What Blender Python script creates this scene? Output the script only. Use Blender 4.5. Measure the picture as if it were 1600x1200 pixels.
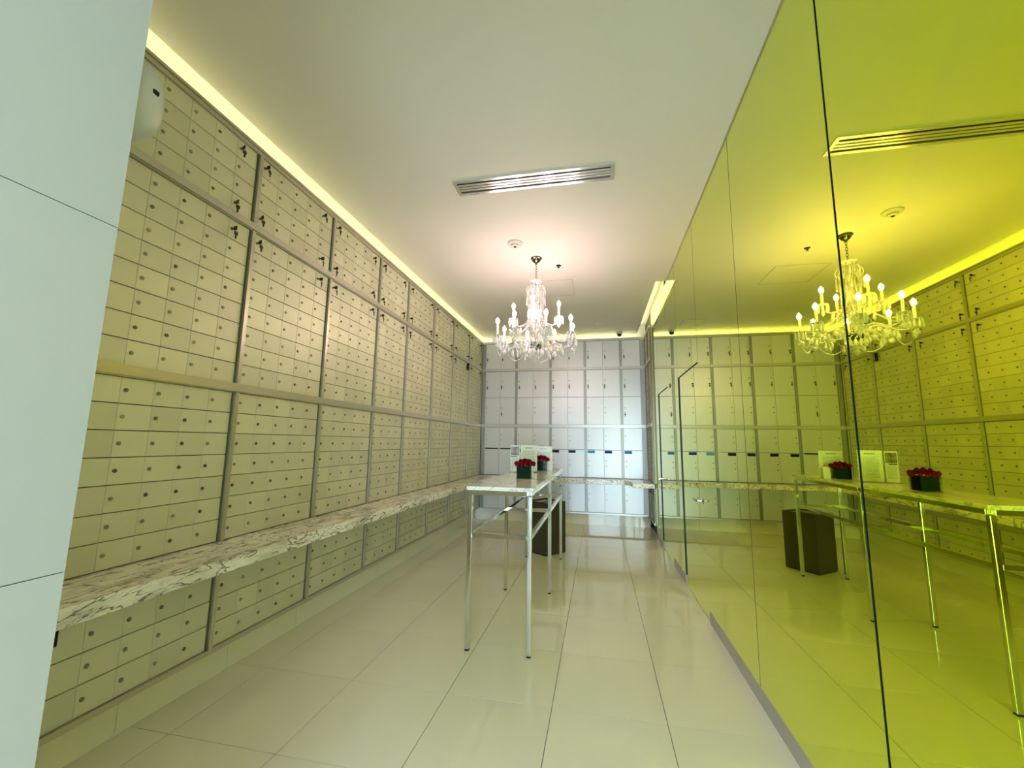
import bpy, bmesh, math, random
from mathutils import Matrix, Vector
random.seed(7)
scn = bpy.context.scene
for o in list(bpy.data.objects):
    bpy.data.objects.remove(o)
COL = scn.collection
PI = math.pi

# ------------------------------------------------------------------ camera
cam_d = bpy.data.cameras.new('camera')
cam = bpy.data.objects.new('camera', cam_d)
COL.objects.link(cam)
cam_d.sensor_width = 36.0
cam_d.lens = 653.046 * 36.0 / 1600.0
cam_d.clip_start = 0.02
Rv, Uv, Fv = (0.97955, 0.20071, 0.01424), (0.01401, -0.13864, 0.99024), (-0.20073, 0.96979, 0.13861)
m = Matrix(((Rv[0], Uv[0], -Fv[0]), (Rv[1], Uv[1], -Fv[1]), (Rv[2], Uv[2], -Fv[2])))
cam.matrix_world = Matrix.Translation((0, 0, 1.42)) @ m.to_4x4()
scn.camera = cam

# ------------------------------------------------------------------ light and exposure
W = bpy.data.worlds.new('world')
scn.world = W
W.use_nodes = True
W.node_tree.nodes['Background'].inputs[0].default_value = (0.62, 0.82, 1.0, 1)
W.node_tree.nodes['Background'].inputs[1].default_value = 9.5
por = bpy.data.lights.new('entrance_daylight', 'AREA')  # sky portal for the unseen doorway added behind the camera
por.shape = 'RECTANGLE'
por.size, por.size_y = 1.28, 2.5
por.cycles.is_portal = True
po = bpy.data.objects.new('entrance_daylight', por)
po.location = (0.19, -2.22, 1.25)
po.rotation_euler = (PI / 2, 0, 0)       # -Z of the lamp looks to +Y
COL.objects.link(po)
COVE_COL = (1.0, 0.94, 0.46)
COVE_STR = 11.0
BULB_COL = (1.0, 0.72, 0.69)
BULB_STR = 108.0
vs = scn.view_settings
vs.view_transform = 'Standard'
vs.look = 'None'
vs.gamma = 1.0
vs.use_curve_mapping = False
vs.exposure = 1.05

# ------------------------------------------------------------------ dimensions (metres)
XL = -2.199            # face of the mailbox wall
XG = 0.861             # face of the coloured glass wall
YF = 7.70              # face of the far lockers
ZC = 3.46              # ceiling
JX, JY = -0.86, 0.56   # entrance jamb
POSTS = [0.58, 1.365, 2.173, 2.985, 3.786, 4.457, 5.259, 6.066, 6.893, 7.665]

# ------------------------------------------------------------------ helpers
def lin(c):
    return tuple(((v / 255.0) / 12.92 if v / 255.0 <= 0.04045 else ((v / 255.0 + 0.055) / 1.055) ** 2.4) for v in c)

class MB:
    def __init__(s):
        s.v, s.f = [], []
    def add(s, vs_, fs):
        n = len(s.v)
        s.v += [tuple(p) for p in vs_]
        s.f += [tuple(i + n for i in f) for f in fs]
        return s
    def box(s, x0, x1, y0, y1, z0, z1):
        return s.add([(x0, y0, z0), (x1, y0, z0), (x1, y1, z0), (x0, y1, z0), (x0, y0, z1), (x1, y0, z1), (x1, y1, z1), (x0, y1, z1)],
                     [(0, 3, 2, 1), (4, 5, 6, 7), (0, 1, 5, 4), (1, 2, 6, 5), (2, 3, 7, 6), (3, 0, 4, 7)])
    def cbox(s, c, d, b=0.0):
        """centre/size box, chamfered by b on every edge"""
        hx, hy, hz = d[0] / 2, d[1] / 2, d[2] / 2
        if b <= 0:
            return s.box(c[0] - hx, c[0] + hx, c[1] - hy, c[1] + hy, c[2] - hz, c[2] + hz)
        bm = bmesh.new()
        bmesh.ops.create_cube(bm, size=1.0, matrix=Matrix.Translation(c) @ Matrix.Diagonal((d[0], d[1], d[2], 1)))
        bmesh.ops.bevel(bm, geom=bm.edges[:], offset=b, segments=2, profile=0.5, affect='EDGES')
        s.bm(bm)
        return s
    def bm(s, bm):
        bm.verts.index_update()
        s.add([v.co[:] for v in bm.verts], [[v.index for v in f.verts] for f in bm.faces])
        bm.free()
        return s
    def lathe(s, prof, n=20, c=(0, 0, 0), axis='Z', cap=True):
        """prof: (r, h) list"""
        V, Fc = [], []
        for r, h in prof:
            for i in range(n):
                a = 2 * PI * i / n
                p = (r * math.cos(a), r * math.sin(a), h)
                if axis == 'Y':
                    p = (p[0], p[2], p[1])
                V.append((p[0] + c[0], p[1] + c[1], p[2] + c[2]))
        for k in range(len(prof) - 1):
            for i in range(n):
                j = (i + 1) % n
                q = (k * n + i, k * n + j, (k + 1) * n + j, (k + 1) * n + i)
                Fc.append(q if axis == 'Z' else q[::-1])
        if cap:
            b, t = tuple(range(n)), tuple(range((len(prof) - 1) * n, len(prof) * n))
            Fc.append(b[::-1] if axis == 'Z' else b)
            Fc.append(t if axis == 'Z' else t[::-1])
        return s.add(V, Fc)
    def tube(s, pts, r, n=8, closed=False):
        pts = [Vector(p) for p in pts]
        rs = r if isinstance(r, (list, tuple)) else [r] * len(pts)
        V, Fc = [], []
        up = None
        N = len(pts)
        for i, p in enumerate(pts):
            if closed:
                t = (pts[(i + 1) % N] - pts[i - 1]).normalized()
            else:
                t = (pts[min(i + 1, N - 1)] - pts[max(i - 1, 0)]).normalized()
            if up is None:
                up = t.orthogonal().normalized()
            up = (up - t * up.dot(t)).normalized()
            w = t.cross(up)
            for k in range(n):
                a = 2 * PI * k / n
                V.append(p + (up * math.cos(a) + w * math.sin(a)) * rs[i])
        for i in range(N if closed else N - 1):
            i2 = (i + 1) % N
            for k in range(n):
                k2 = (k + 1) % n
                Fc.append((i * n + k, i * n + k2, i2 * n + k2, i2 * n + k))
        if not closed:
            Fc.append(tuple(range(n))[::-1])
            Fc.append(tuple(range((N - 1) * n, N * n)))
        return s.add(V, Fc)
    def ball(s, c, r, sub=1, sz=1.0):
        bm = bmesh.new()
        bmesh.ops.create_icosphere(bm, subdivisions=sub, radius=r)
        for v in bm.verts:
            v.co.z *= sz
            v.co += Vector(c)
        return s.bm(bm)
    def drop(s, c, L, r, n=6):
        """faceted crystal drop hanging down from c"""
        x, y, z = c
        return s.lathe([(r * .2, z), (r * .75, z - L * .25), (r, z - L * .6), (r * .55, z - L * .85), (r * .05, z - L)], n, (x, y, 0))
    def prism_poly(s, poly, z0, z1):
        n = len(poly)
        V = [(x, y, z0) for x, y in poly] + [(x, y, z1) for x, y in poly]
        Fc = [tuple(range(n))[::-1], tuple(range(n, 2 * n))] + [(i, (i + 1) % n, (i + 1) % n + n, i + n) for i in range(n)]
        return s.add(V, Fc)
    def mesh(s, name, mat, smooth=False):
        me = bpy.data.meshes.new(name)
        me.from_pydata(s.v, [], s.f)
        me.validate()
        if mat:
            me.materials.append(mat)
        if smooth:
            for p in me.polygons:
                p.use_smooth = True
            try:
                me.set_sharp_from_angle(angle=math.radians(40))
            except Exception:
                pass
        return me
    def build(s, name, mat, parent=None, loc=(0, 0, 0), rot=(0, 0, 0), smooth=False):
        return inst(name, s.mesh(name, mat, smooth), parent, loc, rot)

def inst(name, me, parent=None, loc=(0, 0, 0), rot=(0, 0, 0)):
    o = bpy.data.objects.new(name, me)
    COL.objects.link(o)
    o.parent = parent
    o.location = loc
    o.rotation_euler = rot
    return o

def thing(name, label, cat, loc=(0, 0, 0), rotz=0.0, group=None):
    o = inst(name, None, None, loc, (0, 0, rotz))
    return tag(o, label, cat, group)

def tag(o, label, cat, group=None):
    o['label'] = label
    o['category'] = cat
    if group:
        o['group'] = group
    return o

def struct(name, mb, mat, smooth=False):
    o = mb.build(name, mat, smooth=smooth) if mb else inst(name, None)
    o['kind'] = 'structure'
    return o

# ------------------------------------------------------------------ materials
def mat(name, col=(0.8, 0.8, 0.8), rough=0.5, metal=0.0, **kw):
    M = bpy.data.materials.new(name)
    M.use_nodes = True
    b = M.node_tree.nodes['Principled BSDF']
    b.inputs['Base Color'].default_value = (*col[:3], 1)
    b.inputs['Roughness'].default_value = rough
    b.inputs['Metallic'].default_value = metal
    for k, v in kw.items():
        b.inputs[k.replace('_', ' ')].default_value = v
    return M

def nodes(M):
    nt = M.node_tree
    return nt, nt.nodes, nt.links, nt.nodes['Principled BSDF']

def vary(M, col, amt=0.06, nscale=3.0, namt=0.03, stretch=(1, 1, 1)):
    """object-random tone plus soft mottling"""
    nt, N, L, b = nodes(M)
    oi = N.new('ShaderNodeObjectInfo')
    tc = N.new('ShaderNodeTexCoord')
    mp = N.new('ShaderNodeMapping')
    mp.inputs['Scale'].default_value = stretch
    nz = N.new('ShaderNodeTexNoise')
    nz.inputs['Scale'].default_value = nscale
    nz.inputs['Detail'].default_value = 4
    L.new(tc.outputs['Object'], mp.inputs[0])
    L.new(mp.outputs[0], nz.inputs['Vector'])
    m1 = N.new('ShaderNodeMapRange')
    m1.inputs['To Min'].default_value = 1 - amt
    m1.inputs['To Max'].default_value = 1 + amt
    L.new(oi.outputs['Random'], m1.inputs['Value'])
    m2 = N.new('ShaderNodeMapRange')
    m2.inputs['To Min'].default_value = 1 - namt
    m2.inputs['To Max'].default_value = 1 + namt
    L.new(nz.outputs['Fac'], m2.inputs['Value'])
    mu = N.new('ShaderNodeMath')
    mu.operation = 'MULTIPLY'
    L.new(m1.outputs[0], mu.inputs[0])
    L.new(m2.outputs[0], mu.inputs[1])
    vm = N.new('ShaderNodeVectorMath')
    vm.operation = 'SCALE'
    vm.inputs[0].default_value = col[:3]
    L.new(mu.outputs[0], vm.inputs['Scale'])
    L.new(vm.outputs[0], b.inputs['Base Color'])
    return M

def marble(name, base, vein, blotch, rough=0.12, rot=0.5, sc=(2.2, 0.8, 3.0), strength=1.0):
    M = mat(name, base, rough)
    nt, N, L, b = nodes(M)
    tc = N.new('ShaderNodeTexCoord')
    mp = N.new('ShaderNodeMapping')
    mp.inputs['Rotation'].default_value = (0.25, 0.35, rot)
    mp.inputs['Scale'].default_value = sc
    L.new(tc.outputs['Object'], mp.inputs[0])
    def noise(scale, dist, det=8):
        n = N.new('ShaderNodeTexNoise')
        n.inputs['Scale'].default_value = scale
        n.inputs['Detail'].default_value = det
        n.inputs['Distortion'].default_value = dist
        L.new(mp.outputs[0], n.inputs['Vector'])
        return n
    def veins(n, w):
        s_ = N.new('ShaderNodeMath'); s_.operation = 'SUBTRACT'; s_.inputs[1].default_value = 0.5
        a = N.new('ShaderNodeMath'); a.operation = 'ABSOLUTE'
        r = N.new('ShaderNodeMapRange')
        r.interpolation_type = 'SMOOTHSTEP'
        r.inputs['From Min'].default_value = 0.0
        r.inputs['From Max'].default_value = w
        r.inputs['To Min'].default_value = 1.0
        r.inputs['To Max'].default_value = 0.0
        L.new(n.outputs['Fac'], s_.inputs[0]); L.new(s_.outputs[0], a.inputs[0]); L.new(a.outputs[0], r.inputs['Value'])
        return r
    v1 = veins(noise(2.6, 1.6), 0.035)
    v2 = veins(noise(6.0, 1.0), 0.022)
    bl = noise(1.9, 0.8, 5)
    rb = N.new('ShaderNodeMapRange')
    rb.inputs['From Min'].default_value = 0.48
    rb.inputs['From Max'].default_value = 0.72
    rb.inputs['To Max'].default_value = 0.75 * strength
    L.new(bl.outputs['Fac'], rb.inputs['Value'])
    mx = N.new('ShaderNodeMix'); mx.data_type = 'RGBA'
    mx.inputs['A'].default_value = (*base, 1); mx.inputs['B'].default_value = (*blotch, 1)
    L.new(rb.outputs[0], mx.inputs['Factor'])
    va = N.new('ShaderNodeMath'); va.operation = 'MULTIPLY_ADD'; va.inputs[1].default_value = 0.3
    L.new(v2.outputs[0], va.inputs[0]); L.new(v1.outputs[0], va.inputs[2])
    vb = N.new('ShaderNodeMath'); vb.operation = 'MULTIPLY'; vb.use_clamp = True; vb.inputs[1].default_value = 0.8 * strength
    L.new(va.outputs[0], vb.inputs[0])
    m2 = N.new('ShaderNodeMix'); m2.data_type = 'RGBA'
    m2.inputs['B'].default_value = (*vein, 1)
    L.new(mx.outputs['Result'], m2.inputs['A']); L.new(vb.outputs[0], m2.inputs['Factor'])
    L.new(m2.outputs['Result'], b.inputs['Base Color'])
    return M

def emis(name, col, strength):
    M = mat(name, col, 0.5)
    b = M.node_tree.nodes['Principled BSDF']
    b.inputs['Emission Color'].default_value = (*col, 1)
    b.inputs['Emission Strength'].default_value = strength
    return M

DOORC = (0.69, 0.675, 0.50)
M_door = vary(mat('satin_mailbox_metal', DOORC, 0.50, 0.30), DOORC, 0.07, 2.5, 0.04)
M_body = mat('mailbox_recess', (0.16, 0.148, 0.10), 0.6, 0.2)
M_post = vary(mat('post_shadow_tone', (0.17, 0.16, 0.11), 0.4, 0.5), (0.17, 0.16, 0.11), 0.03, 4, 0.03)  # shadow gap beside the light post covers painted in as dark metal
M_fpost = vary(mat('grey_steel_post', (0.36, 0.355, 0.33), 0.4, 0.5), (0.36, 0.355, 0.33), 0.03, 4, 0.03)
M_frail = mat('grey_steel_rail', (0.52, 0.515, 0.48), 0.35, 0.5)
M_frame = vary(mat('aluminium_frame', (0.55, 0.52, 0.43), 0.35, 0.6), (0.55, 0.52, 0.43), 0.03, 4, 0.03)
LOCKC = (0.66, 0.665, 0.68)
M_locker = vary(mat('satin_locker_steel', LOCKC, 0.40, 0.4), LOCKC, 0.03, 2.0, 0.04, (6, 6, 0.6))
M_lock = vary(mat('lock_metal', (0.10, 0.095, 0.075), 0.35, 0.6), (0.27, 0.25, 0.17), 0.5, 4, 0.0)
M_key = mat('dark_key', (0.035, 0.03, 0.025), 0.4, 0.5)
M_black = mat('black_plate', (0.012, 0.012, 0.014), 0.4, Specular_IOR_Level=0.15)
M_cyan_refl = mat('sky_blue_reflection_plate', (0.04, 0.42, 0.95), 0.4, Specular_IOR_Level=0.2)  # the blues put a reflection on dark plates into the base colour
M_blue_refl = mat('deep_blue_reflection_plate', (0.01, 0.02, 0.42), 0.4, Specular_IOR_Level=0.15)
M_midblue_refl = mat('mid_blue_reflection_plate', (0.02, 0.22, 0.80), 0.4, Specular_IOR_Level=0.2)
M_ceil = vary(mat('ceiling_paint', (0.71, 0.69, 0.645), 0.65), (0.71, 0.69, 0.645), 0.0, 1.2, 0.012)
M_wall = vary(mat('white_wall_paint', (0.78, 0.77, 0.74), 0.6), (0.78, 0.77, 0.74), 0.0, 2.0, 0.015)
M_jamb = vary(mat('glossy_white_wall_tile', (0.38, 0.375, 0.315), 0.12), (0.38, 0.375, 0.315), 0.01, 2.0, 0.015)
TILEC = (0.84, 0.82, 0.63)
M_tile = vary(mat('polished_ivory_tile', TILEC, 0.045, 0.0, Specular_IOR_Level=0.7), TILEC, 0.018, 1.6, 0.02)
M_grout = mat('tile_grout', (0.22, 0.20, 0.14), 0.8)
M_counter = marble('veined_marble', (0.90, 0.87, 0.76), (0.13, 0.11, 0.06), (0.40, 0.37, 0.27), 0.15, 0.25, (4.6, 1.3, 5.0), 1.15)
M_ttop = marble('pale_table_marble', (0.92, 0.90, 0.83), (0.38, 0.35, 0.29), (0.68, 0.63, 0.51), 0.10, 1.1, (2.0, 1.1, 2.4), 0.75)
M_chrome = mat('polished_chrome', (0.72, 0.72, 0.70), 0.09, 1.0)
M_steel = mat('brushed_steel', (0.60, 0.59, 0.56), 0.28, 1.0)
M_vent = mat('bright_anodised_aluminium', (0.82, 0.81, 0.79), 0.22, 0.75)
M_canopy = mat('dark_chrome', (0.16, 0.16, 0.15), 0.12, 1.0)
M_kerb = vary(mat('grey_kerb', (0.50, 0.48, 0.44), 0.5), (0.50, 0.48, 0.44), 0.0, 6, 0.04)
M_dark = mat('dark_gap', (0.012, 0.018, 0.012), 0.5)
# yellow-green mirror glass: tinted mirror coat behind a clear polished surface
M_glass = mat('yellow_mirror_glass', (0.83, 0.93, 0.003), 0.012, 1.0, Coat_Weight=0.32, Coat_Roughness=0.01, Coat_IOR=1.36)
M_edge = mat('glass_edge_trim', (0.62, 0.64, 0.40), 0.3, 0.2)
M_crystal = mat('crystal', (0.90, 0.88, 0.88), 0.05, 0.0, Transmission_Weight=0.42, IOR=1.5, Specular_IOR_Level=0.8)
M_bead = mat('clear_crystal_bead', (0.86, 0.84, 0.85), 0.03, 0.0, Transmission_Weight=0.85, IOR=1.5)
M_candle = mat('white_candle_sleeve', (0.88, 0.86, 0.84), 0.4)
M_bulb = emis('lit_bulb', BULB_COL, BULB_STR)
M_cove = emis('cove_strip_light', COVE_COL, COVE_STR)
M_bin = vary(mat('dark_bronze_bin', (0.060, 0.052, 0.032), 0.35, 0.2), (0.060, 0.052, 0.032), 0.0, 5, 0.08)
M_plast = mat('white_plastic', (0.52, 0.51, 0.42), 0.4)
M_pinkpl = mat('offwhite_plastic', (0.62, 0.58, 0.54), 0.45)
M_petal = vary(mat('red_rose_petal', (0.22, 0.003, 0.010), 0.6, Specular_IOR_Level=0.15), (0.20, 0.003, 0.010), 0.25, 30, 0.3)
M_leaf = vary(mat('dark_green_leaf', (0.010, 0.030, 0.012), 0.7, Specular_IOR_Level=0.1), (0.010, 0.030, 0.012), 0.2, 18, 0.5, (1, 1, 4))
M_clear = bpy.data.materials.new('clear_vase_glass')
M_clear.use_nodes = True
nt = M_clear.node_tree
b_ = nt.nodes['Principled BSDF']; nt.nodes.remove(b_)
gl = nt.nodes.new('ShaderNodeBsdfGlossy'); gl.inputs['Roughness'].default_value = 0.02
tr = nt.nodes.new('ShaderNodeBsdfTransparent'); tr.inputs[0].default_value = (0.93, 0.97, 0.94, 1)
fr = nt.nodes.new('ShaderNodeFresnel'); fr.inputs[0].default_value = 1.16
ms = nt.nodes.new('ShaderNodeMixShader')
nt.links.new(fr.outputs[0], ms.inputs[0]); nt.links.new(tr.outputs[0], ms.inputs[1]); nt.links.new(gl.outputs[0], ms.inputs[2])
nt.links.new(ms.outputs[0], nt.nodes['Material Output'].inputs[0])

# ================================================================== THE ROOM
# ---- floor: grout slab with each polished tile a piece of its own
floor = struct('floor', MB().box(-2.62, 1.0, -2.4, 8.2, -0.05, -0.004), M_grout)
xs = [-2.654, -2.058, -1.461, -0.865, -0.268, 0.328, 0.924]
y0, ty = 1.245, 0.618
cache = {}
for k in range(-6, 12):
    for i in range(len(xs) - 1):
        ya, yb = y0 + k * ty, y0 + (k + 1) * ty
        a, b = max(xs[i], -2.30), min(xs[i + 1], XG + 0.035)
        ya, yb = max(ya, -2.25), min(yb, 7.82)
        if yb - ya < 0.02 or (yb < JY + 0.05 and b < JX + 0.02):
            continue
        w, d = round(b - a - 0.004, 4), round(yb - ya - 0.004, 4)
        if (w, d) not in cache:
            cache[(w, d)] = MB().box(-w / 2, w / 2, -d / 2, d / 2, -0.01, 0).mesh('floor_tile', M_tile)
        inst('floor_tile', cache[(w, d)], floor, ((a + b) / 2, (ya + yb) / 2, 0))

# ---- ceiling with the raised cove behind its edges
ceil = MB()
ceil.box(-2.19, 0.735, 0.5, 7.88, ZC, ZC + 0.05)
ceil.box(0.735, XG + 0.02, 0.5, 5.30, ZC, ZC + 0.05)
ceiling = struct('ceiling', ceil, M_ceil)
MB().box(-2.62, 1.02, 0.4, 8.2, 3.66, 3.72).build('cove_soffit', M_ceil, ceiling)
MB().box(0.70, 0.73, 5.305, 7.87, ZC + 0.051, ZC + 0.058).build('cove_light_strip', M_cove, ceiling)
MB().box(-2.44, -2.41, 0.62, 7.9, 3.346, 3.352).build('cove_light_strip', M_cove, ceiling)
MB().box(-2.38, 0.70, 7.98, 8.01, 3.346, 3.352).build('cove_light_strip', M_cove, ceiling)
# passage ceiling over the camera
struct('ceiling_passage', MB().box(-1.0, 1.0, -2.3, 0.5, 2.62, 2.70), M_ceil)

struct('wall_left', MB().box(-2.66, -2.56, 0.4, 8.2, 0, 3.66), M_wall)
struct('wall_far', MB().box(-2.66, 1.02, 8.10, 8.2, 0, 3.66), M_wall)
struct('wall_front', MB().box(-2.66, JX - 0.10, 0.44, JY, 0, 3.66).box(JX - 0.10, 1.02, 0.44, 0.5, 2.62, 3.66), M_wall)
struct('wall_back', MB().box(-1.0, -0.45, -2.30, -2.22, 0, 2.62).box(0.83, 1.0, -2.30, -2.22, 0, 2.62).box(-0.45, 0.83, -2.30, -2.22, 2.5, 2.62), M_wall)
added_doorway = struct('door_3', MB().box(-0.45, -0.41, -2.29, -2.23, 0, 2.5).box(0.79, 0.83, -2.29, -2.23, 0, 2.5).box(-0.41, 0.79, -2.29, -2.23, 2.45, 2.5), M_steel)  # unseen open doorway, added behind the camera to let daylight in

# ---- entrance jamb, clad in glossy wall tiles 60 cm high
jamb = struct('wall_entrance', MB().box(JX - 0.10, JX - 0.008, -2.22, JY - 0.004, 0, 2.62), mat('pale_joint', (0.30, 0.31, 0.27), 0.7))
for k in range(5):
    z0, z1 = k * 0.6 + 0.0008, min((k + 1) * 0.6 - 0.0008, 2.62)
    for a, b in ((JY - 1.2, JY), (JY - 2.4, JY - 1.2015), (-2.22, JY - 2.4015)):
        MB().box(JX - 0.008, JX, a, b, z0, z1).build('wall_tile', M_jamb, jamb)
rj = struct('wall_entrance_right', MB().box(XG + 0.01, 1.02, -2.22, 0.5, 0, 2.62), M_wall)

# ---- left and far skirting under the mailboxes (recessed plinth of tiles)
bl = struct('baseboard_left', MB().box(-2.50, -2.302, JY, 7.8, 0, 0.199), M_grout)
k = JY
while k < 7.78:
    MB().box(-2.302, -2.290, k + 0.001, min(k + 0.614, 7.78), 0.0005, 0.198).build('skirting_tile', M_tile, bl)
    k += 0.616
bf = struct('baseboard_far', MB().box(-2.29, 0.86, 7.802, 8.0, 0, 0.199), M_grout)
k = -2.289
while k < 0.85:
    MB().box(k + 0.001, min(k + 0.594, 0.858), 7.79, 7.802, 0.0005, 0.198).build('skirting_tile', M_tile, bf)
    k += 0.596

# ================================================================== MIRROR GLASS WALL (right)
YGE = 6.88
wr = struct('wall_right', MB().box(XG + 0.042, 1.02, 0.5, 8.2, 0, 3.66), M_dark)
def glass_panel(y0, y1, z0, z1, parent=wr, name='glass_panel'):
    g = 0.0035
    if abs(y1 - 1.64) < 1e-6: y1 -= 0.006
    return dark_edged(MB().box(XG, XG + 0.020, y0 + g, y1 - g, z0 + 0.0015, z1 - 0.0015).mesh(name, M_glass), name, parent)
def dark_edged(me, name, parent=None):
    me.materials.append(M_dark)
    for p in me.polygons:
        if p.normal.x > -0.9:
            p.material_index = 1
    return inst(name, me, parent)
GJ = [0.52, 1.64, 2.755, 3.855]
KZ = 0.097
for a, b in zip(GJ[:-1], GJ[1:]):
    glass_panel(a, b, KZ, ZC)
glass_panel(3.855, 4.80, 2.145, ZC)          # over the near door
glass_panel(4.80, 5.50, KZ, ZC)
glass_panel(5.50, 6.36, 2.145, ZC + 0.10)    # over the far door
glass_panel(6.36, YGE, KZ, ZC + 0.10)
def mirror_door(n, y0, y1, hy):
    g = 0.009
    d = dark_edged(MB().box(XG + 0.010, XG + 0.022, y0 + 0.004, y1 - 0.004, 0.004, 2.142).mesh('door_%d' % n, M_glass), 'door_%d' % n)
    d['kind'] = 'structure'
    h = MB()
    h.lathe([(0.026, 0), (0.026, 0.008), (0.012, 0.010), (0.010, 0.05)], 16)
    hd = 1 if hy < (y0 + y1) / 2 else -1
    h.tube([(0, 0, 0.05), (0, 0.012 * hd, 0.056), (0, 0.12 * hd, 0.058)], [0.010, 0.010, 0.008], 10)
    o = h.build('door_handle', M_chrome, d, (XG + 0.010, hy, 0.95), (0, -PI / 2, 0), True)
    o['label'] = 'chrome lever handle'
    return d
mirror_door(1, 3.855, 4.80, 3.925)
mirror_door(2, 5.50, 6.36, 6.27)
kb = struct('baseboard_right', MB().box(XG + 0.001, XG + 0.020, 0.5, 3.852, 0, KZ), M_kerb)
MB().box(XG + 0.001, XG + 0.020, 4.803, 5.497, 0, KZ).build('kerb_strip', M_kerb, kb)
MB().box(XG + 0.001, XG + 0.020, 6.363, YGE, 0, KZ).build('kerb_strip', M_kerb, kb)
struct('trim_1', MB().box(XG - 0.003, XG + 0.018, YGE, YGE + 0.016, 0, ZC + 0.1), M_edge)
struct('trim_2', MB().box(XG - 0.006, XG + 0.0, 0.52, 5.30, ZC - 0.007, ZC), M_frame)

# ================================================================== MAILBOXES
door_cache = {}
def door_mesh(w, h, material, t=0.014):
    key = (round(w, 4), round(h, 4), material.name)
    if key not in door_cache:
        c = 0.0015
        a, b = w / 2, h / 2
        mb = MB().add([(-a, t, -b), (a, t, -b), (a, t, b), (-a, t, b), (-a, c, -b), (a, c, -b), (a, c, b), (-a, c, b),
                       (-a + c, 0, -b + c), (a - c, 0, -b + c), (a - c, 0, b - c), (-a + c, 0, b - c)],
                      [(0, 1, 5, 4), (1, 2, 6, 5), (2, 3, 7, 6), (3, 0, 4, 7), (4, 5, 9, 8), (5, 6, 10, 9), (6, 7, 11, 10), (7, 4, 8, 11), (8, 9, 10, 11), (0, 3, 2, 1)])
        door_cache[key] = mb.mesh('mailbox_door', material)
    return door_cache[key]
lk = MB().lathe([(0.0095, 0.0), (0.0095, -0.004), (0.0080, -0.006)], 12, axis='Y')
lk.box(-0.0015, 0.0015, -0.0068, -0.0055, -0.006, 0.006)
LOCK = lk.mesh('lock', M_lock, True)
# a key left in its lock with a second key dangling from the ring
KEYM = MB()
KEYM.box(-0.0013, 0.0013, -0.018, -0.0065, -0.0045, 0.0045)
KEYM.cbox((0, -0.030, 0), (0.004, 0.026, 0.026), 0.0015)
KEYM.tube([(0.009 * math.cos(a), -0.036 + 0.003 * math.cos(a), -0.016 + 0.011 * math.sin(a)) for a in [2 * PI * i / 12 for i in range(12)]], 0.0012, 5, True)
KEYM.cbox((0.003, -0.036, -0.034), (0.024, 0.004, 0.022), 0.0015)
KEYM.box(-0.002, 0.008, -0.0375, -0.0345, -0.068, -0.044)
KEYM = KEYM.mesh('key', M_key)

ORD = ['first', 'second', 'third', 'fourth', 'fifth', 'sixth', 'seventh', 'eighth', 'ninth']
def bank(name, label, loc, rotz, w, h, cols, rows, group, material=M_door, depth=0.28, gap=(0.0009, 0.0042)):
    """one framed bank of mailboxes: local x to the viewer's right, front at local -y"""
    t = thing(name, label, 'mailboxes', loc, rotz, group)
    MB().box(0, w, 0.013, depth, 0, h).build('bank_body', M_body, t)
    cw, rh = w / cols, h / rows
    me = door_mesh(cw - gap[0], rh - gap[1], material)
    for r in range(rows):
        for c in range(cols):
            d = inst('mailbox_door', me, t, ((c + 0.5) * cw, 0, h - (r + 0.5) * rh))
            inst('lock', LOCK, d, (-cw / 2 + 0.024, 0, 0.002))
    return t, cw, rh

TIERS = [('top tier under the glowing cove', 2.812, 3.302, 4), ('wide middle tier', 1.757, 2.764, 8),
         ('tier just above the marble counter', 0.822, 1.702, 7), ('low tier below the marble counter', 0.228, 0.625, 3)]
PW = 0.022
for i in range(9):
    a, b = POSTS[i] + PW, POSTS[i + 1] - PW
    cols = 4 if i == 4 else 5
    for ti, (tn, z0, z1, rows) in enumerate(TIERS):
        lab = ('%s mailbox bank from the entrance jamb, left wall, %s' % (ORD[i - 1], tn)) if i else 'mailbox bank hidden behind the entrance jamb, left wall, %s' % tn
        t, cw, rh = bank('mailbox_bank', lab, (XL, a, z0), PI / 2, b - a, z1 - z0, cols, rows, 'mailbox banks on the left wall')
        ks = [(0, 0), (0, cols - 1), (rows - 1, 0), (rows - 1, cols - 1)] if ti == 0 else [(0, 0), (0, cols - 1)] if ti == 1 else []
        for r, c in ks:
            if i == 0 or (i == 1 and c == 0):
                continue
            yy, zz = a + c * cw + 0.024, z1 - (r + 0.5) * rh + 0.002
            k = inst('key', KEYM, None, (XL, yy, zz), (random.uniform(-.15, .15), 0, PI / 2 + random.uniform(-.3, .3)))
            tag(k, 'dark key in the %s %s lock of the %s left wall bank, %s' % ('upper' if r == 0 else 'lower', 'near' if c == 0 else 'far', ORD[i - 1], ['top tier', 'middle tier'][ti]), 'key', 'keys left in the mailbox locks')
# posts and rails of the left wall
n_trim = 3
def trim(mb, m=M_frame):
    global n_trim
    o = struct('trim_%d' % n_trim, mb, m)
    n_trim += 1
    return o
for j, y in enumerate(POSTS):
    w0, w1 = (y - PW, y + PW) if j < 9 else (y - PW, YF - 0.001)
    for z0, z1 in ((0.822, 1.702), (1.757, 2.764), (2.812, 3.302), (0.200, 0.745)):
        o = trim(MB().box(XL - 0.02, XL + 0.003, w0, w1, z0, z1), M_post)
        MB().box(XL + 0.003, XL + 0.018, w0 + 0.010, w1 - 0.008, z0, z1).build('post_cover', M_frame, o)
for z0, z1, p in ((1.702, 1.757, 0.024), (2.764, 2.812, 0.024)):
    trim(MB().box(XL - 0.25, XL + p - 0.012, POSTS[0] - PW, YF, z0, z1).box(XL + p - 0.012, XL + p, POSTS[0] - PW, YF, z0 + 0.006, z1))
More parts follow.
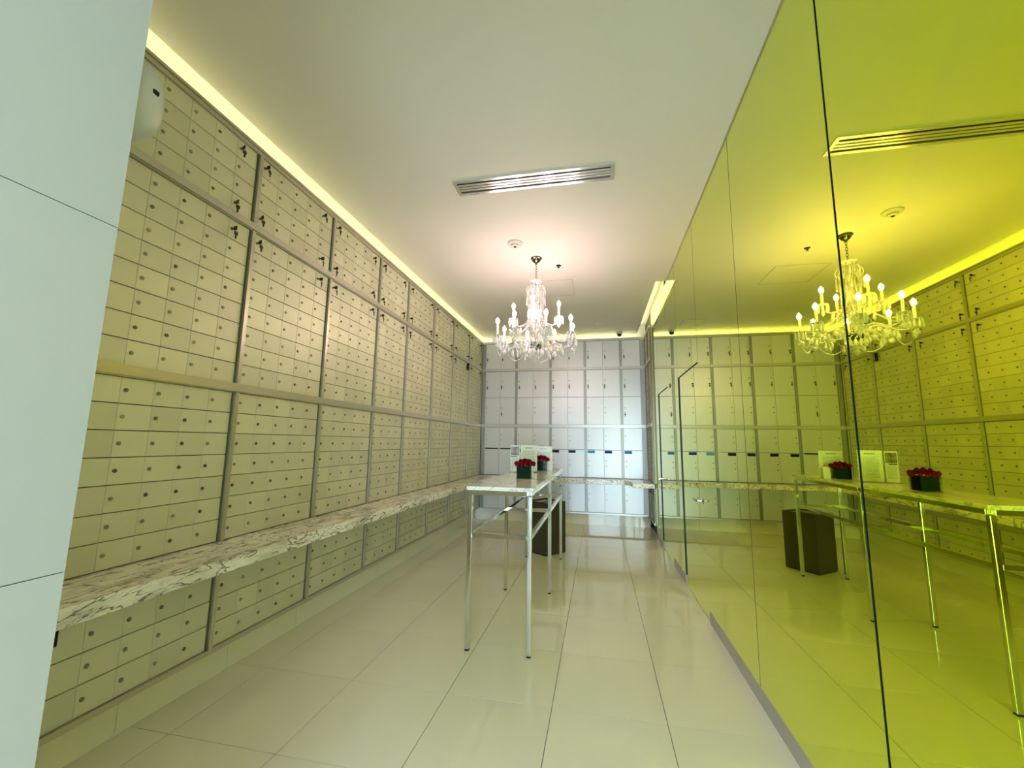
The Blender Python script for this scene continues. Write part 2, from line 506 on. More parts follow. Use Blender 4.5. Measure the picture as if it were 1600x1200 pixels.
trim(MB().box(-2.56, XL + 0.012, POSTS[0] - PW, YF, 3.302, 3.328).box(XL + 0.004, XL + 0.022, POSTS[0] - PW, YF, 3.330, 3.345).box(-2.56, XL + 0.004, POSTS[0] - PW, 8.1, 3.328, 3.345))
trim(MB().box(XL - 0.25, XL + 0.016, POSTS[0] - PW, YF, 0.200, 0.228))
trim(MB().box(XL - 0.25, XL + 0.012, POSTS[0] - PW, YF, 0.628, 0.745))

# far wall lockers: four double columns and a single one at the right
FP = [-2.135, -1.510, -0.862, -0.226, 0.415, 0.775]
FT = [('top row', 2.812, 3.302, [(0, 1)]), ('second tier of two rows', 1.757, 2.764, [(0, .5), (.5, 1)]),
      ('slotted tier above the counter', 0.822, 1.702, [(0, .555), (.555, 1)]), ('row below the counter', 0.228, 0.745, [(0, 1)])]
CN = ['leftmost column', 'second column from left', 'middle column', 'fourth column from left', 'narrow rightmost column']
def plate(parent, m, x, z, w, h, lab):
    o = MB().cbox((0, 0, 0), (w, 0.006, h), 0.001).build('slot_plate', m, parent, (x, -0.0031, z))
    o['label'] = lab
for ci in range(5):
    a, b = FP[ci] + PW, FP[ci + 1] - PW
    nd = 1 if ci == 4 else 2
    for ti, (tn, z0, z1, spl) in enumerate(FT):
        t = thing('parcel_locker', 'pale steel locker, far wall, %s, %s' % (CN[ci], tn), 'locker', (a, YF, z0), 0, 'parcel lockers on the far wall')
        Wd, H = b - a, z1 - z0
        MB().box(0, Wd, 0.013, 0.28, 0, H).build('locker_body', M_body, t)
        for si, (s0, s1) in enumerate(spl):
            for c in range(nd):
                dw, dh = Wd / nd, H * (s1 - s0)
                d = inst('locker_door', door_mesh(dw - 0.003, dh - 0.006, M_locker), t, ((c + .5) * dw, 0, H * (s0 + s1) / 2))
                for q, dz in enumerate((0.045, -0.045)):
                    if ti == 2 and si == 0 and ci == 0:
                        continue
                    inst('lock', LOCK, d, (-dw / 2 + 0.035, 0, dz + dh * 0.02))
                if (ti == 0) or (ti == 1 and si == 1) or (ti == 1 and ci in (0, 4) and c == nd - 1):
                    k = inst('key', KEYM, None, (a + c * dw + 0.035, YF, z0 + H * (s0 + s1) / 2 - 0.045 + dh * 0.02), (0, 0, random.uniform(-.3, .3)))
                    tag(k, 'key in %s far wall locker door, %s, %s' % ((['left', 'right'][c] if nd == 2 else 'single'), CN[ci], ['top row', ['lower second tier', 'upper second tier'][si]][min(ti, 1)]), 'key', 'keys left in the locker doors')
                if ti == 2 and si == 0:
                    if ci == 0:
                        plate(d, M_black, 0, dh / 2 - 0.004, dw * 0.84, 0.022, 'long thin black mail slot')
                    else:
                        m_ = [M_black] * 4
                        idx = (ci - 1) * 2 + c
                        col_ = [M_black, M_black, M_black, M_black, M_cyan_refl, M_blue_refl, M_midblue_refl][idx]  # last three plates have the reflected blue painted in
                        lb = 'slot plate with painted blue reflection' if idx > 3 else 'black slot plate'
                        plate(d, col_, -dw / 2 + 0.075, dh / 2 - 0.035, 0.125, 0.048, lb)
for j, x in enumerate(FP):
    w0, w1 = x - PW, x + PW
    gw = 0.013
    if j == 0: w0 = XL + 0.024
    if j == 5: w1 = 0.838
    for z0, z1 in ((0.822, 1.702), (1.757, 2.764), (2.812, 3.302), (0.200, 0.745)):
        mb = MB().box(w0, w1, YF - 0.006, YF + 0.02, z0, z1)
        mb.box(w0 + 0.004, w0 + 0.004 + gw, YF - 0.020, YF - 0.006, z0, z1).box(w1 - 0.004 - gw, w1 - 0.004, YF - 0.020, YF - 0.006, z0, z1)
        trim(mb, M_fpost)
for z0, z1 in ((1.702, 1.757), (2.764, 2.812), (0.200, 0.228)):
    trim(MB().box(XL + 0.025, 0.838, YF - 0.022, YF + 0.2, z0, z1), M_frail)
trim(MB().box(XL + 0.025, 0.86, YF - 0.018, 8.10, 3.302, 3.345))

# return bank on the right, between the far wall and the glass
RB = [(YF - 0.03, 7.26), (7.21, YGE + 0.03)]
for bi, (yb, ya) in enumerate(RB):
    for ti, (tn, z0, z1, rows) in enumerate(TIERS):
        bank('mailbox_bank', 'narrow right return wall mailbox bank, %s, %s' % (['beside the far lockers', 'beside the glass'][bi], tn), (0.842, yb, z0), -PI / 2, yb - ya, z1 - z0, 3 if bi == 0 else 2, rows, 'mailbox banks on the right return wall', depth=0.03)
for w0, w1 in ((YF - 0.03, YF - 0.020), (7.21, 7.26), (YGE + 0.016, YGE + 0.03)):
    for z0, z1 in ((0.822, 3.302), (0.200, 0.745)):
        trim(MB().box(0.826, 0.880, w0, w1, z0, z1), M_post)
for z0, z1 in ((1.702, 1.757), (2.764, 2.812), (3.302, 3.345), (0.2, 0.228)):
    trim(MB().box(0.818, 0.826, YGE + 0.016, YF - 0.023, z0, z1).box(0.826, 0.84, YGE + 0.03, YF - 0.03, z0 + 0.004, z1 - 0.004))
# two dark tags
o = MB().cbox((0, 0, 0), (0.006, 0.030, 0.085), 0.001).build('metal_tag', M_black, None, (XL + 0.003, 1.425, 0.605))
tag(o, 'black tag on the low mailbox bank nearest the entrance jamb', 'tag')
o = MB().box(0, 0.04, -0.02, 0.0, 0.0, 0.012).box(0, 0.04, -0.02, 0, 0.1, 0.112).box(0, 0.04, -0.032, -0.02, 0, 0.112).build('metal_bracket', M_black, None, (XL, 6.80, 2.645))
tag(o, 'small black bracket on the left wall near the far corner', 'bracket')

# ================================================================== COUNTER
cp = [(XL - 0.03, JY + 0.005), (XL + 0.35, JY + 0.005), (XL + 0.35, 7.35), (0.42, 7.35), (0.51, 7.24), (0.51, YGE + 0.005), (0.840, YGE + 0.005), (0.840, YF + 0.03), (XL - 0.03, YF + 0.03)]
bmx = bmesh.new()
mbx = MB().prism_poly(cp, 0.748, 0.819)
me = mbx.mesh('marble_counter', M_counter)
bmx.from_mesh(me)
bmesh.ops.bevel(bmx, geom=[e for e in bmx.edges if abs(e.verts[0].co.z - e.verts[1].co.z) < 1e-5], offset=0.004, segments=2, profile=0.5, affect='EDGES')
bmx.to_mesh(me)
bmx.free()
tag(inst('marble_counter', me), 'long veined marble counter running along the left, far and right mailbox walls', 'counter')

# ================================================================== TABLE
TX0, TX1, TY0, TY1 = -0.935, -0.450, 2.955, 5.46
tb = thing('console_table', 'tall narrow chrome console table with pale marble top', 'table', ((TX0 + TX1) / 2, (TY0 + TY1) / 2, 0))
cx, cy = (TX0 + TX1) / 2, (TY0 + TY1) / 2
MB().cbox((0, 0, 1.0915), (TX1 - TX0, TY1 - TY0, 0.027), 0.002).build('tabletop', M_ttop, tb)
lx, ly = (0.215, 1.225)
L = 0.031
legm = MB().cbox((0, 0, 0.5285), (L, L, 1.033), 0.002).mesh('leg', M_chrome)
footm = MB().cbox((0, 0, 0.006), (L - 0.002, L - 0.002, 0.012), 0.002).mesh('foot', M_black)
for sx in (-1, 1):
    for yy in (-ly, 0, ly):
        l = inst('leg', legm, tb, (sx * lx, yy, 0))
        inst('foot', footm, l)
for sx in (-1, 1):
    for zc, nm in ((1.062, 'apron_rail'), (0.765, 'stretcher')):
        for s0, s1 in ((-ly + L / 2, -L / 2), (L / 2, ly - L / 2)):
            MB().cbox((sx * lx, (s0 + s1) / 2, zc), (L - 0.004, s1 - s0, L), 0.0015).build(nm, M_chrome, tb)
for yy in (-ly, 0, ly):
    MB().cbox((0, yy, 0.765), (2 * lx - L, L - 0.004, L), 0.0015).build('stretcher', M_chrome, tb)
    MB().cbox((0, yy, 1.062), (2 * lx - L, L - 0.004, L), 0.0015).build('apron_rail', M_chrome, tb)
ZT = 1.105

# vases with roses
def rose_mesh():
    mb = MB()
    for ring, (n, r, h, tilt) in enumerate(((3, 0.008, 0.026, 0.05), (4, 0.014, 0.029, 0.2), (5, 0.021, 0.030, 0.45), (6, 0.026, 0.024, 0.9))):
        for k in range(n):
            a0 = 2 * PI * k / n + ring * 0.7
            wdt = 1.25 * 2 * PI / n / 2
            V, Fc = [], []
            for u in range(5):
                for v in range(3):
                    ang = a0 + wdt * (u / 2 - 1)
                    t = v / 2
                    rr = r * (0.35 + 0.65 * t) + tilt * 0.008 * t * t
                    z = h * t * (1 - 0.18 * ((u - 2) / 2) ** 2) - 0.006 * ring
                    V.append((rr * math.cos(ang), rr * math.sin(ang), z))
            for u in range(4):
                for v in range(2):
                    Fc.append((u * 3 + v, (u + 1) * 3 + v, (u + 1) * 3 + v + 1, u * 3 + v + 1))
            mb.add(V, Fc)
    mb.lathe([(0.010, -0.03), (0.020, -0.018), (0.020, 0.0), (0.014, 0.014), (0.006, 0.019)], 10)
    return mb.mesh('rose', M_petal, True)
ROSE = rose_mesh()
def vase(x, y, s, h, label, rg, rlab, rotz, n=9):
    v = thing('rose_vase', label, 'vase', (x, y, ZT), rotz)
    t = 0.005
    g = MB().box(-s/2, s/2, -s/2, s/2, 0, 0.008)
    g.box(-s/2, s/2, -s/2, -s/2 + t, 0.008, h).box(-s/2, s/2, s/2 - t, s/2, 0.008, h).box(-s/2, -s/2 + t, -s/2 + t, s/2 - t, 0.008, h).box(s/2 - t, s/2, -s/2 + t, s/2 - t, 0.008, h)
    g.build('glass_wall', M_clear, v)
    q = s / 2 - t - 0.004
    lf = MB().box(-q, q, -q, q, 0.009, h - 0.008)
    lf.build('leaf_lining', M_leaf, v)
    pts = [(0, 0, 0.024)] + [(0.041 * math.cos(a), 0.041 * math.sin(a), 0.017) for a in [2 * PI * i / 6 for i in range(6)]] + \
          [(0.079 * math.cos(a), 0.079 * math.sin(a), -0.002) for a in [2 * PI * (i + .5) / 12 for i in range(12)]]
    c, sn = math.cos(rotz), math.sin(rotz)
    for (px, py, pz) in pts:
        o = inst('rose', ROSE, None, (x + c * px - sn * py, y + sn * px + c * py, ZT + h + 0.016 + pz), (random.uniform(-.1, .1) - py * 4, random.uniform(-.1, .1) + px * 4, random.uniform(0, 6)))
        o.scale = (0.62, 0.62, 0.80)
        tag(o, rlab, 'rose', rg)
vase(-0.640, 3.715, 0.132, 0.118, 'square glass vase lined with dark leaves near the front of the table', 'roses in the front vase', 'deep red rose packed in the front square vase', 0.04)
vase(-0.645, 4.83, 0.128, 0.118, 'square glass vase of roses at the back of the table, half behind a notice', 'roses in the back vase', 'deep red rose packed in the back square vase', 0.08)

# notices on the table
def paper(name, photo=False, head=0.93):
    M = mat(name, (0.86, 0.85, 0.78), 0.35)
    nt, N, Lk, b = nodes(M)
    tc = N.new('ShaderNodeTexCoord')
    sp = N.new('ShaderNodeSeparateXYZ')
    Lk.new(tc.outputs['Generated'], sp.inputs[0])
    def op(o_, a, bb=None, c=None):
        n = N.new('ShaderNodeMath'); n.operation = o_
        for i_, v_ in enumerate((a, bb, c)):
            if v_ is None: continue
            if isinstance(v_, (int, float)): n.inputs[i_].default_value = v_
            else: Lk.new(v_, n.inputs[i_])
        return n.outputs[0]
    x, z = sp.outputs[0], sp.outputs[2]
    def band(v, lo, hi):
        return op('MULTIPLY', op('GREATER_THAN', v, lo), op('LESS_THAN', v, hi))
    nz = N.new('ShaderNodeTexNoise'); nz.inputs['Scale'].default_value = 40; nz.inputs['Detail'].default_value = 2
    cmb = N.new('ShaderNodeCombineXYZ'); Lk.new(op('MULTIPLY', x, 0.6), cmb.inputs[0]); Lk.new(op('FLOOR', op('MULTIPLY', z, 24)), cmb.inputs[2])
    Lk.new(cmb.outputs[0], nz.inputs['Vector'])
    lines = op('MULTIPLY', op('LESS_THAN', op('FRACT', op('MULTIPLY', z, 24)), 0.42), op('GREATER_THAN', nz.outputs['Fac'], 0.44))
    top = 0.52 if photo else 0.80
    lines = op('MULTIPLY', lines, op('MULTIPLY', band(x, 0.14, 0.86), band(z, 0.12, top)))
    title = op('MULTIPLY', band(x, 0.28, 0.72), band(z, 0.875, 0.905))
    if photo: title = op('MULTIPLY', title, 0.0)
    ink = op('MAXIMUM', op('MULTIPLY', lines, 0.5), op('MULTIPLY', title, 0.75))
    mx = N.new('ShaderNodeMix'); mx.data_type = 'RGBA'
    mx.inputs['A'].default_value = (0.86, 0.85, 0.78, 1); mx.inputs['B'].default_value = (0.10, 0.10, 0.08, 1)
    Lk.new(ink, mx.inputs['Factor'])
    out = mx.outputs['Result']
    if photo:
        n2 = N.new('ShaderNodeTexNoise'); n2.inputs['Scale'].default_value = 7; n2.inputs['Detail'].default_value = 6
        Lk.new(tc.outputs['Generated'], n2.inputs['Vector'])
        cr = N.new('ShaderNodeValToRGB')
        cr.color_ramp.elements[0].position = 0.35; cr.color_ramp.elements[0].color = (0.08, 0.06, 0.035, 1)
        cr.color_ramp.elements[1].position = 0.68; cr.color_ramp.elements[1].color = (0.55, 0.45, 0.32, 1)
        Lk.new(n2.outputs['Fac'], cr.inputs[0])
        m3 = N.new('ShaderNodeMix'); m3.data_type = 'RGBA'
        Lk.new(op('MULTIPLY', band(x, 0.07, 0.93), band(z, 0.62, 0.95)), m3.inputs['Factor'])
        Lk.new(out, m3.inputs['A']); Lk.new(cr.outputs[0], m3.inputs['B'])
        m4 = N.new('ShaderNodeMix'); m4.data_type = 'RGBA'
        m4.inputs['B'].default_value = (0.12, 0.20, 0.05, 1)
        Lk.new(op('MULTIPLY', band(x, 0.07, 0.72), band(z, 0.555, 0.60)), m4.inputs['Factor'])
        Lk.new(m3.outputs['Result'], m4.inputs['A'])
        out = m4.outputs['Result']
    Lk.new(out, b.inputs['Base Color'])
    return M
M_acry = M_clear.copy(); M_acry.name = 'clear_acrylic'
M_acry.node_tree.nodes['Transparent BSDF'].inputs[0].default_value = (0.995, 0.995, 0.99, 1)
M_acry.node_tree.nodes['Fresnel'].inputs[0].default_value = 1.10
M_paper, M_photo = paper('printed_notice'), paper('brochure_print', True)
M_blank = mat('white_card', (0.86, 0.88, 0.90), 0.4)
def notice(x, y, w, h, rz, m_, label, cat='notice'):
    t = thing('notice_stand', label, cat, (x, y, ZT), rz)
    MB().cbox((0, 0, h / 2 + 0.004), (w - 0.006, 0.003, h - 0.008), 0).build('printed_sheet', m_, t)
    s = MB().box(-w/2, w/2, -0.0035, -0.0020, 0.003, h).box(-w/2, w/2, 0.0020, 0.0035, 0.003, h).box(-w/2, w/2, -0.035, 0.035, 0, 0.003)
    s.build('acrylic_holder', M_acry, t)
notice(-0.880, 4.47, 0.105, 0.285, 0.12, M_photo, 'slim brochure with a brown interior photo, leftmost on the table')
notice(-0.738, 4.52, 0.185, 0.290, 0.30, M_paper, 'upright printed notice standing between the two rose vases')
notice(-0.640, 4.985, 0.215, 0.275, 0.15, M_paper, 'upright printed notice standing behind the back rose vase')
t = thing('tent_card', 'small white folded card right of the back vase', 'card', (-0.553, 4.905, ZT), 0.1)
MB().add([(-0.03, -0.02, 0), (0.03, -0.02, 0), (0.03, 0.0, 0.115), (-0.03, 0.0, 0.115), (-0.03, -0.018, 0), (0.03, -0.018, 0), (0.03, 0.002, 0.113), (-0.03, 0.002, 0.113)],
         [(0, 1, 2, 3), (7, 6, 5, 4), (0, 4, 5, 1), (2, 6, 7, 3), (0, 3, 7, 4), (1, 5, 6, 2)]).build('card_front', M_blank, t)
MB().add([(-0.03, 0.022, 0), (0.03, 0.022, 0), (0.03, 0.002, 0.115), (-0.03, 0.002, 0.115), (-0.03, 0.020, 0), (0.03, 0.020, 0), (0.03, 0.0005, 0.113), (-0.03, 0.0005, 0.113)],
         [(3, 2, 1, 0), (4, 5, 6, 7), (1, 5, 4, 0), (3, 7, 6, 2), (4, 7, 3, 0), (2, 6, 5, 1)]).build('card_back', M_blank, t)

# ================================================================== WASTE BIN
wb = thing('waste_bin', 'dark bronze square waste bin standing behind the table', 'bin', (-0.705, 5.755, 0), math.radians(52))
s, h, t_ = 0.37, 0.655, 0.012
MB().box(-s/2, s/2, -s/2, -s/2 + t_, 0.012, h).box(-s/2, s/2, s/2 - t_, s/2, 0.012, h).box(-s/2, -s/2 + t_, -s/2 + t_, s/2 - t_, 0.012, h).box(s/2 - t_, s/2, -s/2 + t_, s/2 - t_, 0.012, h).box(-s/2 + t_, s/2 - t_, -s/2 + t_, s/2 - t_, 0.012, 0.03).build('bin_body', M_bin, wb)
MB().box(-s/2 + 0.006, s/2 - 0.006, -s/2 + 0.006, s/2 - 0.006, 0, 0.012).build('bin_plinth', M_black, wb)
MB().box(-s/2 + t_, s/2 - t_, -s/2 + t_, -0.05, h - 0.03, h - 0.018).box(-s/2 + t_, s/2 - t_, 0.05, s/2 - t_, h - 0.03, h - 0.018).box(-s/2 + t_, -0.12, -0.05, 0.05, h - 0.03, h - 0.018).box(0.12, s/2 - t_, -0.05, 0.05, h - 0.03, h - 0.018).build('bin_lid', M_steel, wb)

# ================================================================== CEILING FITTINGS
v = thing('slot_diffuser', 'long linear slot air diffuser set in the ceiling', 'vent', (-0.481, 2.985, ZC))
MB().box(-0.60, 0.60, -0.070, 0.070, -0.002, -0.0005).build('dark_plenum', M_black, v)
MB().box(-0.625, 0.625, -0.095, -0.066, -0.010, 0).box(-0.625, 0.625, 0.066, 0.095, -0.010, 0).box(-0.625, -0.597, -0.066, 0.066, -0.010, 0).box(0.597, 0.625, -0.066, 0.066, -0.010, 0).build('frame', M_vent, v)
for k in range(3):
    yy = -0.0325 + k * 0.0325
    MB().cbox((0, yy, -0.006), (1.194, 0.0225, 0.007), 0.002).build('blade', M_vent, v)
sd = thing('ceiling_detector', 'round off-white ceiling detector near the chandelier', 'detector', (-0.815, 3.99, ZC))
MB().lathe([(0.078, 0), (0.078, -0.008), (0.070, -0.016), (0.045, -0.022), (0.042, -0.018)], 28).build('base_ring', M_pinkpl, sd, smooth=True)
MB().lathe([(0.040, -0.018), (0.038, -0.034), (0.020, -0.042)], 24).build('sensor_head', M_pinkpl, sd, smooth=True)
MB().lathe([(0.016, -0.040), (0.013, -0.047)], 16).build('sensor_eye', M_black, sd)
sp_ = thing('sprinkler_head', 'small dark recessed sprinkler right of the chandelier canopy', 'sprinkler', (-0.425, 4.62, ZC))
MB().lathe([(0.030, 0), (0.028, -0.004), (0.012, -0.006)], 18).build('escutcheon', M_black, sp_, smooth=True)
MB().lathe([(0.008, -0.006), (0.006, -0.022), (0.014, -0.024), (0.014, -0.026)], 12).build('deflector', M_black, sp_)
M_frame2 = mat('panel_frame_shadow_tone', (0.50, 0.48, 0.43), 0.5)  # frame coloured darker to draw the shadow lines around the panel
def panel(x0, x1, y0, y1, label):
    t = thing('access_panel', label, 'panel', ((x0 + x1) / 2, (y0 + y1) / 2, ZC))
    a, b = (x1 - x0) / 2, (y1 - y0) / 2
    f = 0.008
    MB().box(-a, a, -b, -b + f, -0.004, 0).box(-a, a, b - f, b, -0.004, 0).box(-a, -a + f, -b + f, b - f, -0.004, 0).box(a - f, a, -b + f, b - f, -0.004, 0).build('panel_frame', M_frame2, t)
    MB().box(-a + f + 0.003, a - f - 0.003, -b + f + 0.003, b - f - 0.003, -0.003, 0).build('panel_door', M_ceil, t)
panel(-0.86, -0.29, 5.05, 5.62, 'square flush ceiling access panel behind the chandelier')
panel(-0.03, 0.33, 7.10, 7.46, 'small flush ceiling panel near the far lockers')
dc = thing('dome_camera', 'small white dome camera at the far ceiling edge', 'camera', (0.405, 7.74, ZC))
MB().lathe([(0.055, 0), (0.055, -0.03), (0.048, -0.036)], 24).build('housing', M_plast, dc, smooth=True)
MB().lathe([(0.044, -0.036), (0.040, -0.058), (0.026, -0.074), (0.006, -0.080)], 24).build('dome', M_black, dc, smooth=True)

# device on the end of the jamb
wd = thing('wall_device', 'pale rounded plastic device on the end of the entrance jamb', 'device', (-0.985, JY, 2.127))
bm = bmesh.new()
bmesh.ops.create_uvsphere(bm, u_segments=24, v_segments=16, radius=1.0)
for q in bm.verts:
    p = q.co
    r_ = (abs(p.x) ** 3 + abs(p.y) ** 3 + abs(p.z) ** 3) ** (1 / 3)
    q.co = Vector((p.x / r_ * 0.095, max(p.y, 0) / r_ * 0.105, p.z / r_ * 0.090))
MB().bm(bm).build('housing', M_plast, wd, smooth=True)
MB().cbox((0.0905, 0.052, 0.005), (0.006, 0.012, 0.009), 0.001).build('status_lamp', M_black, wd)

# ================================================================== CHANDELIER
CX, CY = -0.65, 4.38
ch = thing('chandelier', 'crystal chandelier with twelve lit candle bulbs hanging over the table', 'chandelier', (CX, CY, ZC))
Z = lambda z: z - ZC
MB().lathe([(0.062, 0), (0.062, -0.012), (0.050, -0.020), (0.050, -0.028), (0.036, -0.045), (0.014, -0.062), (0.010, -0.075)], 28).build('canopy', M_canopy, ch, smooth=True)
lnk = MB()
zz, q = Z(ZC - 0.085), 0
while zz > Z(3.20):
    pts = []
    for i in range(12):
        a = 2 * PI * i / 12
        u, w = 0.009 * math.cos(a), 0.019 * math.sin(a)
        pts.append((u, 0, zz + w) if q % 2 == 0 else (0, u, zz + w))
    lnk.tube(pts, 0.0026, 6, True)
    zz -= 0.030
    q += 1
lnk.build('chain', M_canopy, ch, smooth=True)
st = MB().lathe([(0.010, Z(3.20)), (0.022, Z(3.17)), (0.010, Z(3.15)), (0.012, Z(3.08)), (0.034, Z(3.04)), (0.020, Z(3.0)), (0.012, Z(2.95)), (0.030, Z(2.88)), (0.036, Z(2.82)), (0.016, Z(2.76)), (0.014, Z(2.70)),
                 (0.040, Z(2.66)), (0.044, Z(2.62)), (0.018, Z(2.58)), (0.016, Z(2.52)), (0.040, Z(2.49))], 18)
st.build('stem', M_bead, ch, smooth=True)
MB().lathe([(0.030, Z(2.50)), (0.058, Z(2.485)), (0.066, Z(2.455)), (0.058, Z(2.425)), (0.020, Z(2.41))], 24).build('arm_hub', M_canopy, ch, smooth=True)
MB().lathe([(0.014, Z(2.41)), (0.012, Z(2.36)), (0.034, Z(2.34)), (0.014, Z(2.318)), (0.026, Z(2.295)), (0.004, Z(2.268))], 14).build('finial', M_crystal, ch, smooth=True)
def scallop(r0, r1, z0, z1, n, sc_):
    mb = MB(); V, Fc = [], []
    K = 32
    for k, (r, z) in enumerate(((r0, z0), ((r0 + r1) / 2, (z0 + z1) / 2 - 0.004), (r1, z1))):
        for i in range(K):
            a = 2 * PI * i / K
            rr = r * (1 + (sc_ * math.cos(n * a) if k == 2 else 0))
            V.append((rr * math.cos(a), rr * math.sin(a), z))
    for k in range(2):
        for i in range(K):
            j = (i + 1) % K
            Fc.append((k * K + i, k * K + j, (k + 1) * K + j, (k + 1) * K + i))
    mb.add(V, Fc)
    V2 = [(x, y, z - 0.003) for x, y, z in V]
    mb.add(V2, [f[::-1] for f in Fc])
    return mb
scallop(0.015, 0.068, Z(3.155), Z(3.185), 8, 0.10).build('crown_dish', M_crystal, ch, smooth=True)
# crown scrolls with long prisms
sc_pts = []
for i in range(15):
    t = i / 14
    a = PI * (1.0 - 1.25 * t)
    sc_pts.append((0.066 + 0.040 * math.cos(a), 0, Z(3.075) + 0.050 * math.sin(a) + (-0.05 * (1 - t) if t < .2 else 0)))
scm = MB().tube(sc_pts, 0.0055, 7)
scm.tube([(0.066 + 0.020 * math.cos(a), 0, Z(3.060) + 0.020 * math.sin(a)) for a in [2 * PI * i / 12 for i in range(12)]], 0.004, 6, True)
SCM = scm.mesh('crown_scroll', M_crystal, True)
dm = MB()
for j in range(4):
    dm.ball((0, 0, -0.010 - j * 0.014), 0.0065, 1)
dm.lathe([(0.003, -0.062), (0.008, -0.072), (0.0085, -0.135), (0.001, -0.150)], 6)
LONGDROP = dm.mesh('crystal_prism', M_bead)
for k in range(8):
    a = 2 * PI * (k + .5) / 8
    s_ = inst('crown_scroll', SCM, ch, (0, 0, 0), (0, 0, a))
    inst('crystal_prism', LONGDROP, s_, (0.103, 0, Z(3.055)))
# dense inner bead strands running from the crown down to the waist and out to the arms
def strand(p0, p1, sag, n, r, mb, bow=0.0):
    p0, p1 = Vector(p0), Vector(p1)
    for i in range(n):
        t = i / (n - 1)
        p = p0.lerp(p1, t)
        p.z -= sag * 4 * t * (1 - t)
        hor = Vector((p.x, p.y, 0))
        if hor.length > 1e-4:
            p += hor.normalized() * bow * 4 * t * (1 - t)
        mb.ball(p, r * 1.22 * (1.35 if i == n // 2 else 1), 1)
    return mb
for k in range(8):
    a = 2 * PI * k / 8
    c, s_ = math.cos(a), math.sin(a)
    mb = strand((0.060 * c, 0.060 * s_, Z(3.16)), (0.088 * c, 0.088 * s_, Z(2.74)), 0, 30, 0.0062, MB(), 0.004)
    mb.build('bead_strand', M_bead, ch)
    mb = strand((0.088 * c, 0.088 * s_, Z(2.74)), (0.052 * c, 0.052 * s_, Z(2.49)), 0, 19, 0.0065, MB(), 0.012)
    mb.build('bead_strand', M_bead, ch)
for (rr, z_, n_) in ((0.088, 2.75, 30), (0.064, 2.93, 22)):
    mb = MB()
    mb.tube([(rr * math.cos(2 * PI * i / 32), rr * math.sin(2 * PI * i / 32), Z(z_)) for i in range(32)], 0.005, 6, True)
    for i in range(n_ // 2):
        a = 2 * PI * i / (n_ // 2)
        mb.drop((rr * 1.06 * math.cos(a), rr * 1.06 * math.sin(a), Z(z_) - 0.004), 0.085, 0.0095)
    mb.build('prism_ring', M_bead, ch)

def bez(P, n=16):
    out = []
    for i in range(n):
        t = i / (n - 1)
        out.append(tuple(sum(cf * p[j] for cf, p in zip(((1 - t) ** 3, 3 * t * (1 - t) ** 2, 3 * t * t * (1 - t), t ** 3), P)) for j in range(3)))
    return out
PR = MB()
PR.ball((0, 0, -0.006), 0.0055, 1)
PR.lathe([(0.003, -0.012), (0.0085, -0.022), (0.0090, -0.070), (0.001, -0.082)], 6)
PRISM = PR.mesh('crystal_prism', M_crystal)
GL = MB().ball((0, 0, -0.010), 0.007, 1).ball((0, 0, -0.043), 0.026, 2, 1.05).ball((0, 0, -0.075), 0.006, 1)
GLOBE = GL.mesh('crystal_ball', M_crystal)
TD = MB().ball((0, 0, -0.006), 0.006, 1).drop((0, 0, -0.012), 0.075, 0.016, 8)
TEAR = TD.mesh('crystal_drop', M_crystal)
CANDLE = {}
BULB = MB().lathe([(0.007, 0), (0.015, 0.012), (0.0195, 0.026), (0.0170, 0.042), (0.0085, 0.056), (0.001, 0.066)], 14).mesh('bulb', M_bulb, True)
def candle(hh):
    if hh not in CANDLE:
        CANDLE[hh] = MB().lathe([(0.0115, 0), (0.0115, hh - 0.004), (0.009, hh)], 14).mesh('candle_sleeve', M_candle, True)
    return CANDLE[hh]
DISH = scallop(0.012, 0.048, 0.0, 0.012, 8, 0.08).mesh('drip_dish', M_crystal, True)
def make_arm(R, curve, zd, ztop, npr):
    hh = round(ztop - zd - 0.066 - 0.006, 4)
    me = MB().tube(bez(curve, 18), [0.0085 - 0.002 * i / 17 for i in range(18)], 8)
    me.lathe([(0.007, Z(zd) - 0.03), (0.016, Z(zd) - 0.016), (0.010, Z(zd))], 12, (R, 0, 0))
    return me.mesh('arm', M_crystal, True), hh
ARM1, h1 = make_arm(0.42, [(0.055, 0, Z(2.46)), (0.16, 0, Z(2.66)), (0.30, 0, Z(2.36)), (0.42, 0, Z(2.51))], 2.545, 2.745, 8)
ARM2, h2 = make_arm(0.25, [(0.020, 0, Z(2.66)), (0.08, 0, Z(2.80)), (0.17, 0, Z(2.60)), (0.25, 0, Z(2.73))], 2.765, 2.955, 8)
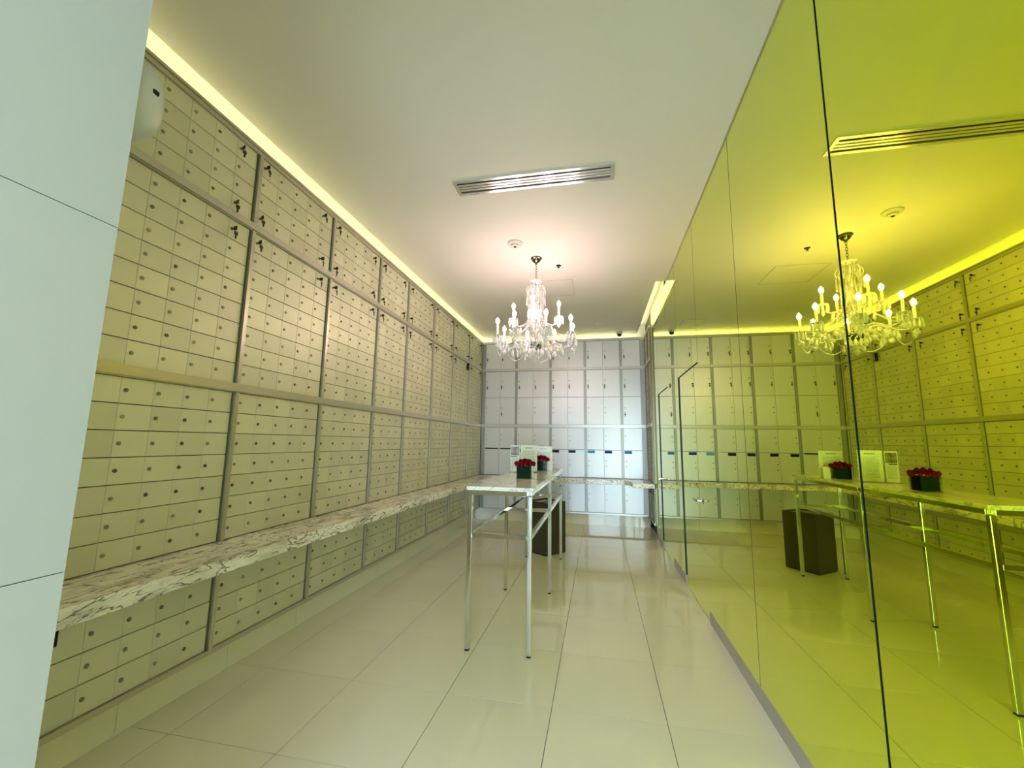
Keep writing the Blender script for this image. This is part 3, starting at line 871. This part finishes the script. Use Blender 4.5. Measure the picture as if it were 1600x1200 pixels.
def put_arm(me, R, zd, hh, a, npr, low):
    A = inst('arm', me, ch, (0, 0, 0), (0, 0, a))
    inst('drip_dish', DISH, A, (R, 0, Z(zd) - 0.004))
    inst('candle_sleeve', candle(hh), A, (R, 0, Z(zd) + 0.004))
    inst('bulb', BULB, A, (R, 0, Z(zd) + 0.004 + hh))
    for j in range(npr):
        b = 2 * PI * (j + .5) / npr
        inst('crystal_prism', PRISM, A, (R + 0.046 * math.cos(b), 0.046 * math.sin(b), Z(zd) + 0.006))
    if low:
        inst('crystal_ball', GLOBE, A, (R, 0, Z(2.478)))
        inst('crystal_ball', GLOBE, A, (0.22, 0, Z(2.50)))
        inst('crystal_drop', TEAR, A, (0.30, 0, Z(2.46)))
        inst('crystal_drop', TEAR, A, (0.14, 0, Z(2.53)))
    else:
        inst('crystal_drop', TEAR, A, (R, 0, Z(2.735)))
        inst('crystal_drop', TEAR, A, (0.17, 0, Z(2.68)))
for k in range(8):
    put_arm(ARM1, 0.42, 2.545, h1, 0.39 + 2 * PI * k / 8, 8, True)
for k in range(4):
    put_arm(ARM2, 0.25, 2.765, h2, 2 * PI * k / 4, 8, False)
# garlands
for k in range(8):
    a, b = 0.39 + 2 * PI * k / 8, 0.39 + 2 * PI * (k + 1) / 8
    m_ = (a + b) / 2
    mb = strand((0.44 * math.cos(a), 0.44 * math.sin(a), Z(2.52)), (0.44 * math.cos(b), 0.44 * math.sin(b), Z(2.52)), 0.16, 26, 0.0055, MB())
    mb.build('bead_garland', M_crystal, ch)
    mb = strand((0.40 * math.cos(a), 0.40 * math.sin(a), Z(2.53)), (0.085 * math.cos(a + .1), 0.085 * math.sin(a + .1), Z(2.74)), 0.06, 28, 0.0052, MB())
    mb.build('bead_garland', M_crystal, ch)
    mb = strand((0.22 * math.cos(a), 0.22 * math.sin(a), Z(2.50)), (0.22 * math.cos(b), 0.22 * math.sin(b), Z(2.50)), 0.10, 16, 0.0055, MB())
    mb.drop((0.20 * math.cos(m_), 0.20 * math.sin(m_), Z(2.40)), 0.07, 0.014, 8)
    mb.build('bead_garland', M_crystal, ch)
for k in range(12):
    a = 2 * PI * k / 12
    inst('crystal_drop', TEAR, ch, (0.075 * math.cos(a), 0.075 * math.sin(a), Z(2.43)))
